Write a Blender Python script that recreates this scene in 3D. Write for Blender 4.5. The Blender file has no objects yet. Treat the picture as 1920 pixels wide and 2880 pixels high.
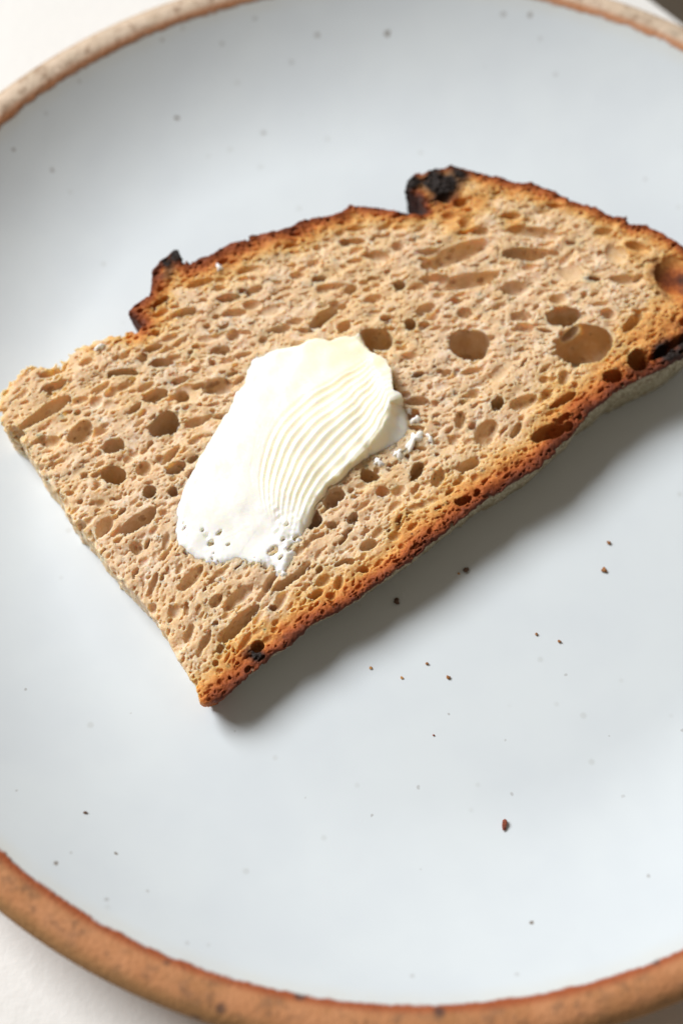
import bpy, math, random
import numpy as np
from mathutils import Matrix, Vector, kdtree

# ---------------------------------------------------------------- measured shapes (millimetres)
TOP = (20.845477306051002,0.040529928312108186,0.06320054556248203)
OUTLINE = [[-60.69,45.75],[-56.06,52.42],[-54.17,52.53],[-48.77,53.9],[-45.33,51.5],[-42.98,49.96],[-39.96,50.96],[-35.99,50.9],[-33.67,49.4],[-30.54,48.91],[-27.63,47.27],[-24.63,46.56],[-23.18,46.2],[-24.35,49.48],[-22.57,50.77],[-17.99,50.99],[-16.41,52.25],[-14.39,54.89],[-13.13,55.97],[-10.36,56.56],[-5.82,56.22],[-6.59,53.57],[-5.96,51.91],[-1.2,51.04],[3.59,50.17],[8.56,48.7],[13.81,46.79],[16.84,45.1],[21.9,44.3],[28.66,41.22],[31.35,41.48],[33.56,39.49],[36.03,37.05],[38.21,34.26],[41.27,30.28],[43.52,28.97],[44.33,31.69],[44.6,33.89],[43.41,37.13],[46.07,38.31],[48.39,38.8],[52.25,37.22],[56.07,35.55],[58.32,32.05],[62.61,26.33],[64.78,22.77],[67.52,19.88],[70.25,15.53],[71.58,11.09],[74.29,6.77],[75.98,2.8],[78.38,0.9],[77.54,-1.3],[80.04,-4.35],[81.71,-8.28],[82.98,-13.18],[82.85,-18.11],[80.46,-23.74],[77.31,-28.1],[73.11,-31.53],[67.49,-33.21],[61.82,-33.01],[55.4,-31.86],[46.49,-30.21],[38.94,-30.33],[32.39,-31.91],[21.84,-33.23],[14.11,-32.44],[6.1,-31.96],[-2.48,-32.27],[-9.39,-32.42],[-18.92,-32.55],[-28.33,-31.91],[-37.42,-30.94],[-43.99,-31.16],[-50.81,-30.74],[-56.99,-31.33],[-60.8,-31.39],[-62.94,-29.95],[-63.67,-28.37],[-62.41,-26.09],[-62.13,-21.71],[-61.04,-14.37],[-60.64,-9.49],[-60.53,-3.37],[-61.17,4.89],[-60.55,10.4],[-60.99,17.51],[-60.18,25.75],[-59.88,32.58],[-58.89,40.53]]
SIDE = [2,2,2,2,2,2,2,2,2,2,2,2,0,0,0,0,0,0,0,0,0,0,0,0,0,0,0,0,0,0,0,0,0,0,0,0,0,0,0,0,0,0,0,0,0,0,0,0,0,0,0,0,0,0,0,0,0,0,1,1,1,1,1,1,1,1,1,1,1,1,1,1,1,1,1,1,1,3,3,3,3,3,3,3,3,3,3,3,3,3,3]
HOLES = [[-46.68,45.51,3.01,1.02,166.7,2],[-53.05,48.1,1.52,0.84,-176.9,1],[-51.62,41.51,6.41,1.42,177.7,2],[-44.2,39.14,2.1,0.85,154.8,1],[-39.06,38.7,2.28,0.93,173.7,1],[-34.91,36.16,1.67,0.76,164.5,1],[-31.39,33.26,2.14,0.84,170.1,1],[-31.03,30.28,2.73,1.52,167.2,2],[-39.62,34.11,2.1,1.18,158.4,0],[-48.78,33.23,3.14,1.98,177.0,1],[-54.75,35.35,1.92,1.33,157.5,1],[-44.6,25.82,2.07,1.81,158.0,2],[-33.81,23.65,3.52,2.45,-175.8,3],[-49.03,28.72,0.84,0.79,99.7,1],[-48.49,20.74,2.56,2.06,122.4,2],[-53.32,24.27,0.81,0.73,71.2,2],[-52.54,20.89,0.83,0.78,104.7,1],[-43.08,17.98,1.63,1.47,67.0,1],[-44.9,13.08,1.48,1.35,128.5,2],[-54.54,17.41,1.1,0.87,136.1,1],[-55.71,14.61,1.11,1.01,72.1,0],[-50.37,9.26,4.26,1.73,179.9,2],[-26.56,26.51,1.39,1.33,-162.1,2],[-25.37,26.33,3.33,2.37,152.9,0],[-19.27,23.85,3.34,2.04,146.9,1],[-13.54,30.32,1.92,1.04,147.1,2],[-13.77,27.21,1.53,0.77,141.1,1],[-22.02,32.66,1.83,0.86,152.9,1],[-24.71,29.79,1.9,0.77,155.1,2],[0.1,25.94,2.18,1.04,159.4,1],[3.48,22.59,1.7,0.7,141.5,1],[8.47,22.77,3.72,1.5,-173.5,2],[14.81,27.73,3.15,0.89,150.9,1],[-4.59,39.35,3.12,1.07,147.3,1],[-7.19,46.31,3.14,1.08,159.1,1],[1.18,31.25,3.14,1.41,159.4,0],[-5.8,35.44,2.72,1.06,153.2,1],[-41.1,10.16,1.13,1.09,90.4,2],[-37.89,14.16,2.38,1.37,170.0,2],[-54.22,4.66,1.4,1.3,71.4,1],[-49.0,2.09,1.68,0.67,-144.5,1],[-49.59,-7.74,3.67,1.35,-165.3,1],[-44.89,-16.79,3.63,1.34,-176.3,1],[-47.53,-21.08,5.06,1.18,-171.6,2],[-51.58,-18.42,0.78,0.67,137.1,2],[-47.86,-27.13,1.32,1.27,65.7,2],[-48.92,-24.79,2.16,0.72,-161.5,1],[-40.96,-22.61,1.01,0.67,179.5,2],[-53.98,-12.22,1.64,0.65,-135.6,1],[-48.58,-14.43,1.59,1.04,-169.4,1],[-55.24,-19.75,2.53,0.87,-150.9,1],[-56.31,-3.64,2.59,0.81,-149.8,1],[-56.74,-16.67,2.05,0.79,-140.6,1],[-34.17,-20.31,5.15,0.9,-178.8,2],[-22.6,-13.25,1.87,1.54,-179.8,3],[-17.03,-12.14,1.96,1.4,177.1,2],[54.32,7.29,5.25,1.65,142.0,2],[59.82,9.76,5.4,1.5,132.3,1],[41.57,17.04,7.82,2.31,164.7,1],[39.92,9.89,6.82,2.13,155.7,1],[46.39,2.24,3.01,1.79,149.6,1],[49.85,18.01,2.24,1.3,142.9,1],[49.94,-10.0,3.96,2.44,153.9,2],[48.62,-17.45,6.42,4.47,164.5,2],[29.28,-1.78,4.52,3.63,153.4,2],[14.22,11.51,3.4,2.79,135.2,2],[22.74,9.55,1.42,1.39,13.9,3],[19.26,13.99,1.4,0.88,142.2,2],[33.83,4.24,1.87,1.24,143.3,1],[43.02,-4.07,2.19,1.33,143.4,1],[64.67,-0.2,1.2,0.73,144.0,1],[52.52,4.41,1.74,1.09,143.7,1],[58.8,-2.3,3.54,2.28,116.8,0],[69.84,-5.36,2.83,2.04,131.4,0],[57.81,-15.46,1.72,1.24,146.2,1],[63.63,-19.05,0.86,0.62,146.7,2],[41.4,-6.6,2.02,1.23,143.4,1],[26.62,33.22,1.75,0.92,141.9,2],[31.68,30.98,1.99,0.56,141.7,2],[27.55,27.45,3.01,1.28,135.7,1],[37.57,21.27,2.8,0.91,151.3,1],[51.27,22.36,0.96,0.56,142.8,2],[58.26,16.82,2.41,0.94,142.2,1],[25.05,-16.73,1.63,1.41,-165.1,3],[16.19,-14.6,1.84,1.36,47.0,1],[11.7,-5.48,2.73,1.01,141.8,2],[19.03,-11.63,0.69,0.66,173.3,2],[21.13,-4.1,1.07,0.77,143.5,2],[29.57,-19.99,3.34,1.45,169.7,1],[34.79,-21.56,1.38,1.18,150.9,1],[36.52,-24.87,3.23,0.8,173.5,2],[39.98,-21.03,1.72,1.37,41.4,1],[48.37,-27.04,2.16,1.78,151.1,2],[55.35,-27.88,2.89,2.44,34.5,2],[29.52,-28.47,3.52,1.6,164.4,2],[33.08,-30.03,1.31,1.22,172.3,2],[18.85,-20.41,3.25,2.15,-168.0,1],[12.01,-17.29,1.16,1.05,40.3,1],[1.45,-17.74,2.09,1.28,-155.6,3],[3.86,-21.93,2.24,1.35,-160.5,1],[-7.22,-17.51,1.63,1.36,143.5,1],[-7.36,-13.0,2.23,1.29,130.2,3],[-15.96,-17.74,1.55,0.97,-155.2,2],[-20.11,-16.23,1.03,0.94,142.0,2],[-22.22,-25.15,1.02,0.77,142.0,2],[-19.56,-25.89,1.07,0.59,-156.5,1],[-21.07,-28.22,0.87,0.69,142.4,2],[4.49,-28.96,2.12,0.93,163.6,2],[8.28,-29.43,0.67,0.63,162.2,2],[7.98,-24.89,0.9,0.8,150.2,1],[23.89,-23.68,2.08,0.75,-153.6,2],[28.59,-28.15,3.58,1.57,174.4,1],[-2.66,-24.39,3.38,0.93,163.0,0],[7.64,-10.34,1.66,0.74,141.9,2],[-15.44,-11.68,1.85,1.75,143.1,2],[-22.27,-12.71,1.97,1.47,51.9,2],[-11.9,-28.84,0.73,0.7,152.8,1],[76.15,-17.45,5.31,4.69,48.5,0],[61.13,-29.26,3.37,1.12,178.8,2],[65.06,-29.61,3.39,0.8,178.3,2],[14.48,41.31,1.59,0.73,153.9,1],[23.09,29.24,1.9,0.73,147.7,1],[36.1,30.08,1.28,0.65,148.4,1],[3.15,42.15,2.37,0.9,155.8,1],[-18.58,45.69,2.02,0.79,164.9,1],[-11.89,40.38,1.56,0.71,159.2,1],[-20.38,39.29,1.86,0.78,164.8,1],[30.47,15.89,2.4,1.06,159.8,1],[20.21,19.46,2.05,1.06,154.1,1],[13.58,22.44,1.25,0.71,148.0,2],[37.56,-1.09,1.4,0.88,143.3,0],[20.38,1.43,1.54,1.04,142.9,0],[17.82,-6.36,2.0,1.17,154.5,0],[29.62,-11.38,2.38,1.49,167.2,0],[22.37,-11.59,1.54,1.0,155.5,1],[-43.13,-26.58,0.86,0.59,-175.4,1],[-32.57,-23.52,1.03,0.59,-175.6,1],[-27.95,-22.34,0.89,0.6,-174.5,2],[-14.01,-23.59,1.52,0.75,-175.8,1],[-7.29,-26.94,1.21,0.61,179.1,1],[-24.12,-30.25,0.89,0.52,-175.9,1],[-30.51,-29.02,0.73,0.51,-174.8,2],[-54.3,41.31,1.19,0.67,170.5,1],[-54.15,29.68,1.03,0.74,164.1,0],[-44.26,21.81,1.04,0.82,150.9,1],[-39.02,17.64,0.9,0.81,130.7,1],[-40.18,30.09,1.34,0.84,158.4,0],[-39.06,23.93,1.19,0.74,164.5,0],[-49.98,15.09,0.89,0.79,129.8,0],[-45.51,7.49,0.88,0.71,164.8,1],[-56.59,8.33,1.02,0.62,-173.5,1],[-52.15,0.85,1.05,0.6,-153.0,0],[-50.29,-4.55,1.2,0.59,-149.3,1],[-55.17,-9.37,1.48,0.58,-145.0,0],[-57.87,-21.39,1.14,0.58,-155.4,1],[-46.29,-10.66,1.62,0.67,-165.4,1]]
BUTTER = [[-36.29,-14.97],[-37.63,-14.3],[-39.98,-12.53],[-40.47,-10.74],[-42.06,-9.78],[-44.02,-8.71],[-45.68,-7.24],[-46.69,-4.29],[-47.68,-0.65],[-46.27,2.52],[-43.76,5.62],[-40.64,8.28],[-37.04,10.62],[-33.36,12.41],[-28.84,14.66],[-24.23,16.35],[-20.43,18.2],[-17.72,19.87],[-14.36,20.77],[-12.11,22.69],[-9.36,24.68],[-7.15,24.04],[-4.78,23.28],[-1.97,21.79],[0.06,20.57],[2.22,20.15],[4.31,19.62],[6.04,17.4],[8.58,16.8],[11.07,15.5],[12.91,15.4],[12.08,13.0],[11.28,9.42],[11.33,6.87],[11.98,4.91],[11.13,2.13],[9.15,-0.49],[8.14,-2.32],[9.03,-3.79],[8.43,-6.21],[5.95,-9.91],[3.03,-10.91],[0.17,-10.77],[-4.17,-9.45],[-8.68,-9.56],[-12.38,-9.93],[-15.54,-9.65],[-18.69,-10.88],[-20.3,-11.4],[-22.95,-12.63],[-24.77,-13.74],[-27.34,-15.49],[-29.11,-15.35],[-29.65,-16.93],[-32.11,-17.97],[-33.89,-19.05],[-35.23,-18.97],[-35.43,-16.83]]
BH = [[-45.7,2.01,0.7],[-36.22,9.78,0.9],[-28.85,13.33,1.0],[-19.17,18.55,1.0],[-13.11,20.09,1.3],[-8.47,23.67,0.5],[-4.18,20.22,1.3],[2.26,17.03,1.7],[9.04,14.85,1.2],[12.22,14.42,0.7],[9.25,10.77,1.9],[10.16,5.16,3.2],[9.59,1.49,4.3],[7.74,-1.22,4.8],[4.74,-4.38,5.0],[-0.16,-7.67,4.6],[-5.03,-8.59,3.9],[-9.74,-9.04,3.1],[-14.75,-9.29,2.4],[-20.41,-11.57,1.7],[-24.45,-13.67,1.2],[-27.95,-15.09,0.6],[-33.09,-17.18,0.9],[-34.9,-16.21,0.85],[-34.81,-18.49,0.8],[-35.83,-14.39,0.7],[-38.2,-11.4,0.5],[-42.81,-5.25,0.55],[-38.76,-6.04,0.7],[-43.44,0.04,1.0],[-37.08,2.26,1.6],[-31.58,0.21,2.0],[-28.34,-4.75,1.7],[-27.26,-9.4,1.2],[-32.98,-10.7,0.8],[-30.76,7.54,1.7],[-24.57,7.54,2.2],[-17.26,9.57,2.4],[-14.26,4.1,3.0],[-8.7,1.93,3.6],[-2.35,0.75,4.2],[-4.57,7.15,3.0],[-7.53,12.73,2.3],[-13.23,14.82,1.9],[2.58,6.85,3.1],[4.14,11.88,2.1],[-1.7,13.9,1.9],[-8.21,18.18,1.6],[-17.78,-3.43,2.7],[-23.1,-4.14,2.3],[3.91,2.4,4.0],[-32.99,-5.86,1.2],[6.43,-6.69,1.8],[4.65,-9.77,1.3],[0.92,-10.4,1.1],[-4.2,-8.85,0.9],[-9.59,-9.18,0.7],[-14.57,-9.34,0.6],[6.68,-2.62,4.9],[2.38,-6.17,4.9],[-2.64,-8.33,4.2],[-7.54,-8.7,3.5],[-12.78,-9.23,2.7]]
RIDGE_A = [[-30.95,-8.19],[-30.08,-6.27],[-29.21,-4.35],[-28.32,-2.44],[-27.2,-0.65],[-26.02,1.09],[-24.52,2.57],[-23.02,4.05],[-21.37,5.36],[-19.69,6.63],[-17.83,7.61],[-15.93,8.52],[-13.93,9.19],[-11.91,9.79],[-9.84,10.07],[-7.73,10.13],[-5.65,9.9],[-3.56,9.56],[-1.48,9.21],[0.6,8.87],[2.69,8.63],[4.79,8.5],[6.9,8.53],[9.0,8.63]]
RIDGE_B = [[-28.31,-16.56],[-27.05,-15.54],[-25.79,-14.52],[-24.51,-13.55],[-23.1,-12.74],[-21.7,-11.94],[-20.3,-11.13],[-18.78,-10.63],[-17.2,-10.29],[-15.61,-9.96],[-14.01,-9.75],[-12.4,-9.59],[-10.79,-9.43],[-9.19,-9.23],[-7.59,-8.99],[-5.99,-8.74],[-4.4,-8.45],[-2.83,-8.08],[-1.25,-7.71],[0.3,-7.29],[1.74,-6.54],[3.17,-5.79],[4.48,-4.85],[5.74,-3.84]]
BUTTER_END = 0
BITS = [[5.45,-12.2,2.87,1.6,20.0],[0.62,-12.62,1.07,1.67,60.0],[-3.81,-11.53,1.29,1.24,20.0],[8.72,-8.88,1.0,1.36,40.0],[8.27,-13.9,0.69,1.26,0.0],[8.87,-6.29,0.54,0.94,0.0],[-34.46,-18.59,1.11,0.78,40.0],[-1.7,46.56,1.26,1.09,0],[-33.63,46.93,1.38,0.78,0]]
BHOLES = [[-41.74,-1.03,0.3],[-41.91,-4.23,0.63],[-39.32,-3.56,0.52],[-39.18,-6.7,0.33],[-33.24,-13.55,1.0],[-27.59,-10.76,0.41],[-30.01,-12.9,0.45],[-29.67,-15.18,0.67],[-32.59,-15.62,0.52],[-27.73,-14.21,0.45],[-41.21,-11.1,0.88],[-44.03,1.81,0.26]]
BURN = [[75.97,-17.3,7.52,0.78],[2.02,-31.84,2.21,0.5],[-12.57,-32.15,2.18,0.5],[-21.87,-32.05,1.87,0.55],[16.45,-32.14,2.23,0.5],[9.74,-31.92,1.85,0.4],[27.2,-32.4,2.25,0.55],[-30.42,-31.2,1.72,0.5],[8.03,48.53,3.18,0.55],[1.5,50.42,2.77,0.55],[15.79,45.57,3.59,0.6],[31.65,39.81,3.21,0.5],[-3.59,51.54,2.37,0.5],[22.35,43.58,2.08,0.4],[72.84,8.76,3.23,0.3],[78.48,-1.69,3.21,0.35],[45.56,35.8,6.07,1.3],[50.6,33.63,6.08,1.25],[55.85,32.29,3.66,0.9],[44.1,30.91,2.41,0.6],[-11.74,55.33,4.09,1.05],[-6.73,54.84,3.55,1.05],[-16.22,52.9,2.35,0.5],[32.12,40.39,3.62,0.35],[55.74,-30.49,5.39,0.9],[61.44,-31.17,5.79,1.15],[67.19,-31.3,5.82,1.15],[49.79,-30.12,3.06,0.4],[39.51,-30.04,3.04,0.3],[-49.48,-29.02,3.18,0.9],[-57.6,-30.39,2.8,0.4],[-43.38,-29.21,2.13,0.5],[-52.46,-29.43,2.46,0.7],[-34.52,-30.6,2.14,0.3]]
TOASTC = [[48.5,28.64,6.04,0.75],[54.17,25.35,4.84,0.35],[76.46,-17.69,5.54,1.05],[73.63,-24.04,4.71,0.7],[58.99,-24.79,6.2,0.5],[67.49,-24.83,6.25,0.6],[51.8,-25.71,5.39,0.4],[31.33,-27.8,3.4,0.45],[34.26,-29.06,3.03,0.4],[46.76,21.64,4.8,0.3],[57.4,15.6,3.21,0.3],[-22.83,49.06,2.72,0.6],[-28.67,47.54,3.86,0.3],[-35.5,48.53,3.84,0.25],[-62.18,-27.19,1.75,0.5],[74.34,-7.28,6.38,0.3],[71.86,0.58,4.81,0.25],[-56.08,-28.38,3.51,0.5],[-47.15,-27.14,4.25,0.4],[4.85,-28.54,4.44,0.2]]
CRUMBS = [[18.52,-84.85,1.01,2],[-62.06,-84.01,0.33,0],[42.19,-30.31,0.65,1],[12.86,-30.54,0.65,0],[-1.89,-37.77,0.73,0],[43.69,-24.01,0.47,1],[8.58,-54.41,0.44,1],[4.28,-51.42,0.36,1],[-0.95,-54.45,0.27,3],[-7.26,-52.41,0.36,3],[31.68,-46.44,0.36,1],[27.08,-44.83,0.36,1],[5.25,-66.55,0.26,2],[11.45,-31.25,0.28,3]]
SPECKS = [[-53.9,87.5,12.7,0.75,0.75],[-33.0,86.1,9.0,0.64,0.4],[-2.5,110.8,17.2,0.87,0.7],[-19.9,109.8,17.7,0.76,0.4],[32.6,112.6,21.7,0.75,0.5],[26.0,113.5,21.1,0.75,0.35],[-82.3,69.3,15.3,0.73,0.5],[-90.6,71.2,20.2,0.62,0.5],[-57.4,103.3,22.5,0.64,0.4],[-35.2,111.4,21.4,0.65,0.3],[-26.2,103.5,14.8,0.65,0.25],[38.9,99.7,14.9,0.64,0.25],[-76.3,90.1,22.4,0.64,0.3],[-83.8,81.2,21.3,0.52,0.25],[-55.3,-92.1,15.2,0.41,0.8],[-65.5,-95.1,20.4,0.49,0.8],[-63.4,-92.6,18.1,0.33,0.3],[-48.8,-99.3,17.1,0.41,0.35],[-55.7,-101.5,20.6,0.48,0.35],[22.0,-104.2,14.6,0.4,0.9],[44.4,-95.6,14.0,0.4,0.35],[2.0,-77.1,7.5,0.43,0.3],[20.4,-78.4,7.5,0.34,0.3],[-7.2,-82.7,7.6,0.34,0.4],[42.1,-78.9,8.4,0.34,0.2],[59.6,72.0,9.3,0.62,0.2],[2.1,-93.5,9.4,0.33,0.2],[-74.9,-80.7,16.7,0.33,0.35],[55.3,-65.3,7.8,0.43,0.3],[32.7,-53.6,7.5,0.36,0.3],[8.4,-62.1,7.5,0.26,0.4],[-34.5,-65.9,7.5,0.26,0.2],[19.6,-67.5,7.5,0.26,0.25],[-55.7,-62.4,7.7,0.26,0.2],[-76.7,-58.3,10.2,0.34,0.4],[-20.3,-79.2,7.6,0.26,0.2],[40.6,-66.5,7.5,0.26,0.25],[18.0,-114.3,20.6,0.46,0.3],[-0.5,-114.4,19.6,0.47,0.3],[-40.6,-109.2,21.2,0.47,0.25],[-36.8,-109.4,20.4,0.4,0.25],[35.1,107.6,18.8,0.64,0.2],[-43.2,105.3,19.2,0.65,0.3],[-52.5,106.5,23.0,0.64,0.25]]
CAM = [-0.013373,-0.150577,0.283903]
AX = [[0.999991,0.00388,0.001877],[-0.00431,0.900169,0.435519],[0.0,0.435523,-0.900178]]

MM = 0.001
sc = bpy.context.scene
col = sc.collection

# ---------------------------------------------------------------- camera
cd = bpy.data.cameras.new('camera'); cam = bpy.data.objects.new('camera', cd); col.objects.link(cam)
ax, ay, az = (Vector(v) for v in AX)
m = Matrix((ax, ay, -az)).transposed().to_4x4(); m.translation = Vector(CAM)
cam.matrix_world = m
cd.sensor_fit = 'VERTICAL'; cd.sensor_height = 36; cd.sensor_width = 24; cd.lens = 50
cd.clip_start = 0.01; cd.clip_end = 20
cd.dof.use_dof = True; cd.dof.focus_distance = 0.287; cd.dof.aperture_fstop = 6.3; cd.dof.aperture_blades = 7
sc.camera = cam

# ---------------------------------------------------------------- light: one soft window lamp from the back left, dim room
w = bpy.data.worlds.new('World'); sc.world = w; w.use_nodes = True
bg = w.node_tree.nodes['Background']; bg.inputs[0].default_value = (1.0, 0.84, 0.66, 1); bg.inputs[1].default_value = 0.20
ld = bpy.data.lights.new('window_light', 'AREA'); lo = bpy.data.objects.new('window_light', ld); col.objects.link(lo)
ld.shape = 'RECTANGLE'; ld.size = 1.25; ld.size_y = 1.15; ld.energy = 103; ld.color = (0.98, 0.985, 1.0)
ldir = Vector((-0.85, 0.53, 1.05)).normalized()
lo.location = ldir * 2.6
lo.rotation_euler = ldir.to_track_quat('Z', 'Y').to_euler()
sc.view_settings.view_transform = 'Standard'; sc.view_settings.look = 'None'
sc.view_settings.exposure = 0.0; sc.view_settings.gamma = 1.0
sc.cycles.max_bounces = 8

# ---------------------------------------------------------------- helpers
rng = np.random.default_rng(11)
random.seed(4)

def tag(o, label=None, cat=None, group=None, kind=None):
    if label: o['label'] = label
    if cat: o['category'] = cat
    if group: o['group'] = group
    if kind: o['kind'] = kind
    return o

def empty(name, loc=(0, 0, 0)):
    o = bpy.data.objects.new(name, None); col.objects.link(o); o.location = loc; o.empty_display_size = 0.01
    return o

def mesh_np(name, V, F, mat, parent=None, attrs=None, smooth=True):
    """one mesh object from numpy arrays (F is n x 3 or n x 4)"""
    me = bpy.data.meshes.new(name)
    V = np.ascontiguousarray(V, np.float32); F = np.ascontiguousarray(F, np.int32); k = F.shape[1]
    me.vertices.add(len(V)); me.vertices.foreach_set('co', V.ravel())
    me.loops.add(F.size); me.loops.foreach_set('vertex_index', F.ravel())
    me.polygons.add(len(F)); me.polygons.foreach_set('loop_start', np.arange(0, F.size, k, dtype=np.int32))
    me.polygons.foreach_set('loop_total', np.full(len(F), k, np.int32))
    me.polygons.foreach_set('use_smooth', np.full(len(F), smooth, bool))
    for an, arr in (attrs or {}).items():
        a = me.attributes.new(an, 'FLOAT', 'POINT'); a.data.foreach_set('value', np.ascontiguousarray(arr, np.float32))
    me.update(calc_edges=True)
    me.materials.append(mat)
    o = bpy.data.objects.new(name, me); col.objects.link(o)
    if parent: o.parent = parent
    return o

def lathe(name, prof, n, mat, parent=None, jitter=None):
    """surface of revolution about z through the (r, z) points, given in mm"""
    prof = np.array(prof, float); th = np.linspace(0, 2 * np.pi, n, endpoint=False)
    r = np.repeat(prof[:, 0][:, None], n, 1); z = np.repeat(prof[:, 1][:, None], n, 1)
    if jitter is not None: r, z = jitter(r, z, th[None, :])
    V = np.stack([r * np.cos(th), r * np.sin(th), z], -1).reshape(-1, 3) * MM
    i = np.arange(len(prof) - 1)[:, None] * n; j = np.arange(n)[None, :]; j2 = (j + 1) % n
    F = np.stack([i + j, i + j2, i + n + j2, i + n + j], -1).reshape(-1, 4)
    return mesh_np(name, V, F, mat, parent)

class NT:
    """small shader-graph helper"""
    def __init__(s, name):
        s.mat = bpy.data.materials.new(name); s.mat.use_nodes = True; s.t = s.mat.node_tree
        s.b = s.t.nodes['Principled BSDF']; s.out = s.t.nodes['Material Output']
    def n(s, kind, **kw):
        nd = s.t.nodes.new(kind)
        for k, v in kw.items(): setattr(nd, k, v)
        return nd
    def put(s, sock, v):
        if hasattr(v, 'is_output'): s.t.links.new(v, sock)
        else: sock.default_value = v
    def math(s, op, a, b=0.0, clamp=False):
        nd = s.n('ShaderNodeMath', operation=op, use_clamp=clamp); s.put(nd.inputs[0], a); s.put(nd.inputs[1], b); return nd.outputs[0]
    def mapr(s, v, a, b, c=0.0, d=1.0, smooth=True):
        nd = s.n('ShaderNodeMapRange', interpolation_type='SMOOTHSTEP' if smooth else 'LINEAR')
        for q, x in zip(range(5), (v, a, b, c, d)): s.put(nd.inputs[q], x)
        return nd.outputs[0]
    def mix(s, f, a, b):
        nd = s.n('ShaderNodeMix', data_type='RGBA'); s.put(nd.inputs[0], f)
        for q, x in ((6, a), (7, b)): s.put(nd.inputs[q], x if hasattr(x, 'is_output') else (*x, 1.0))
        return nd.outputs[2]
    def noise(s, vec, scale, detail=3, rough=0.55):
        nd = s.n('ShaderNodeTexNoise'); s.put(nd.inputs['Vector'], vec); nd.inputs['Scale'].default_value = scale
        nd.inputs['Detail'].default_value = detail; nd.inputs['Roughness'].default_value = rough; return nd.outputs[0]
    def vor(s, vec, scale, feature='F1'):
        nd = s.n('ShaderNodeTexVoronoi', feature=feature); s.put(nd.inputs['Vector'], vec); nd.inputs['Scale'].default_value = scale; return nd
    def ramp(s, v, stops):
        nd = s.n('ShaderNodeValToRGB'); s.put(nd.inputs[0], v); e = nd.color_ramp.elements
        while len(e) < len(stops): e.new(0.5)
        for q, (p, c) in zip(e, stops): q.position = p; q.color = (*c, 1)
        return nd.outputs[0]
    def attr(s, name):
        return s.n('ShaderNodeAttribute', attribute_name=name).outputs['Fac']
    def obj(s):
        return s.n('ShaderNodeTexCoord').outputs['Object']
    def bump(s, h, strength, dist, prev=None):
        nd = s.n('ShaderNodeBump'); nd.inputs['Strength'].default_value = strength; nd.inputs['Distance'].default_value = dist
        s.put(nd.inputs['Height'], h)
        if prev: s.put(nd.inputs['Normal'], prev)
        return nd.outputs[0]

def srgb(r, g, b):
    return tuple((c / 255 / 12.92) if c <= 10 else ((c / 255 + 0.055) / 1.055) ** 2.4 for c in (r, g, b))

def smooth01(x): x = np.clip(x, 0, 1); return x * x * (3 - 2 * x)

def noise_grid(shape, cell, seed, axes=None):
    """smooth value noise on a grid: random lattice of the given cell size, resampled cubically along each axis"""
    r = np.random.default_rng(seed)
    cell = cell if isinstance(cell, tuple) else (cell,) * len(shape)
    cells = [max(2, int(math.ceil(n / c)) + 3) for n, c in zip(shape, cell)]
    a = r.uniform(-1, 1, cells).astype(np.float32)
    for ax_, n in enumerate(shape):
        x = np.arange(n, dtype=np.float32) / cell[ax_]
        i = np.floor(x).astype(int); t = smooth01(x - i).astype(np.float32)
        sh = [1] * a.ndim; sh[ax_] = n; t = t.reshape(sh)
        a = np.take(a, i, axis=ax_) * (1 - t) + np.take(a, i + 1, axis=ax_) * t
    return a

def surface_nets(f):
    """dual mesh of f = 0 (inside where f > 0); returns vertices in grid units and quads facing outwards"""
    s = f > 0
    nx, ny, nz = f.shape
    cnt = np.zeros((nx - 1, ny - 1, nz - 1), np.uint8)
    for a in (0, 1):
        for b in (0, 1):
            for c in (0, 1):
                cnt += s[a:nx - 1 + a, b:ny - 1 + b, c:nz - 1 + c]
    act = (cnt > 0) & (cnt < 8)
    idx = np.flatnonzero(act); del cnt
    I, J, K = np.unravel_index(idx, act.shape)
    num = np.full(act.size, -1, np.int32); num[idx] = np.arange(len(idx), dtype=np.int32); num = num.reshape(act.shape)
    ff = f.ravel(); base = (I * ny + J) * nz + K
    co = {}
    for a in (0, 1):
        for b in (0, 1):
            for c in (0, 1): co[a, b, c] = ff[base + (a * ny + b) * nz + c]
    P = np.zeros((len(idx), 3), np.float32); W = np.zeros(len(idx), np.float32)
    for ax_ in range(3):
        for p in (0, 1):
            for q in (0, 1):
                k0 = [p, q]; k0.insert(ax_, 0); k1 = [p, q]; k1.insert(ax_, 1)
                v0, v1 = co[tuple(k0)], co[tuple(k1)]
                cr = (v0 > 0) != (v1 > 0)
                t = np.where(cr, v0 / np.where(cr, v0 - v1, 1), 0)
                e = np.empty_like(P); o2 = [x for x in range(3) if x != ax_]
                e[:, ax_] = t; e[:, o2[0]] = p; e[:, o2[1]] = q
                P += e * cr[:, None]; W += cr
    P /= W[:, None]; P[:, 0] += I; P[:, 1] += J; P[:, 2] += K
    Q = []
    for ax_ in range(3):
        A = [slice(1, -1)] * 3; B = [slice(1, -1)] * 3
        A[ax_] = slice(0, -1); B[ax_] = slice(1, None)
        s0 = s[tuple(A)]; s1 = s[tuple(B)]
        for flip, mask in ((False, s0 & ~s1), (True, ~s0 & s1)):
            g = np.array(np.nonzero(mask))
            for q in range(3):
                if q != ax_: g[q] += 1
            u_, v_ = [(1, 2), (2, 0), (0, 1)][ax_]
            def at(du, dv):
                h = g.copy(); h[u_] += du; h[v_] += dv
                return num[h[0], h[1], h[2]]
            quad = np.stack([at(-1, -1), at(0, -1), at(0, 0), at(-1, 0)], 1)
            Q.append(quad[:, ::-1] if flip else quad)
    return P, np.concatenate(Q)

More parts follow.
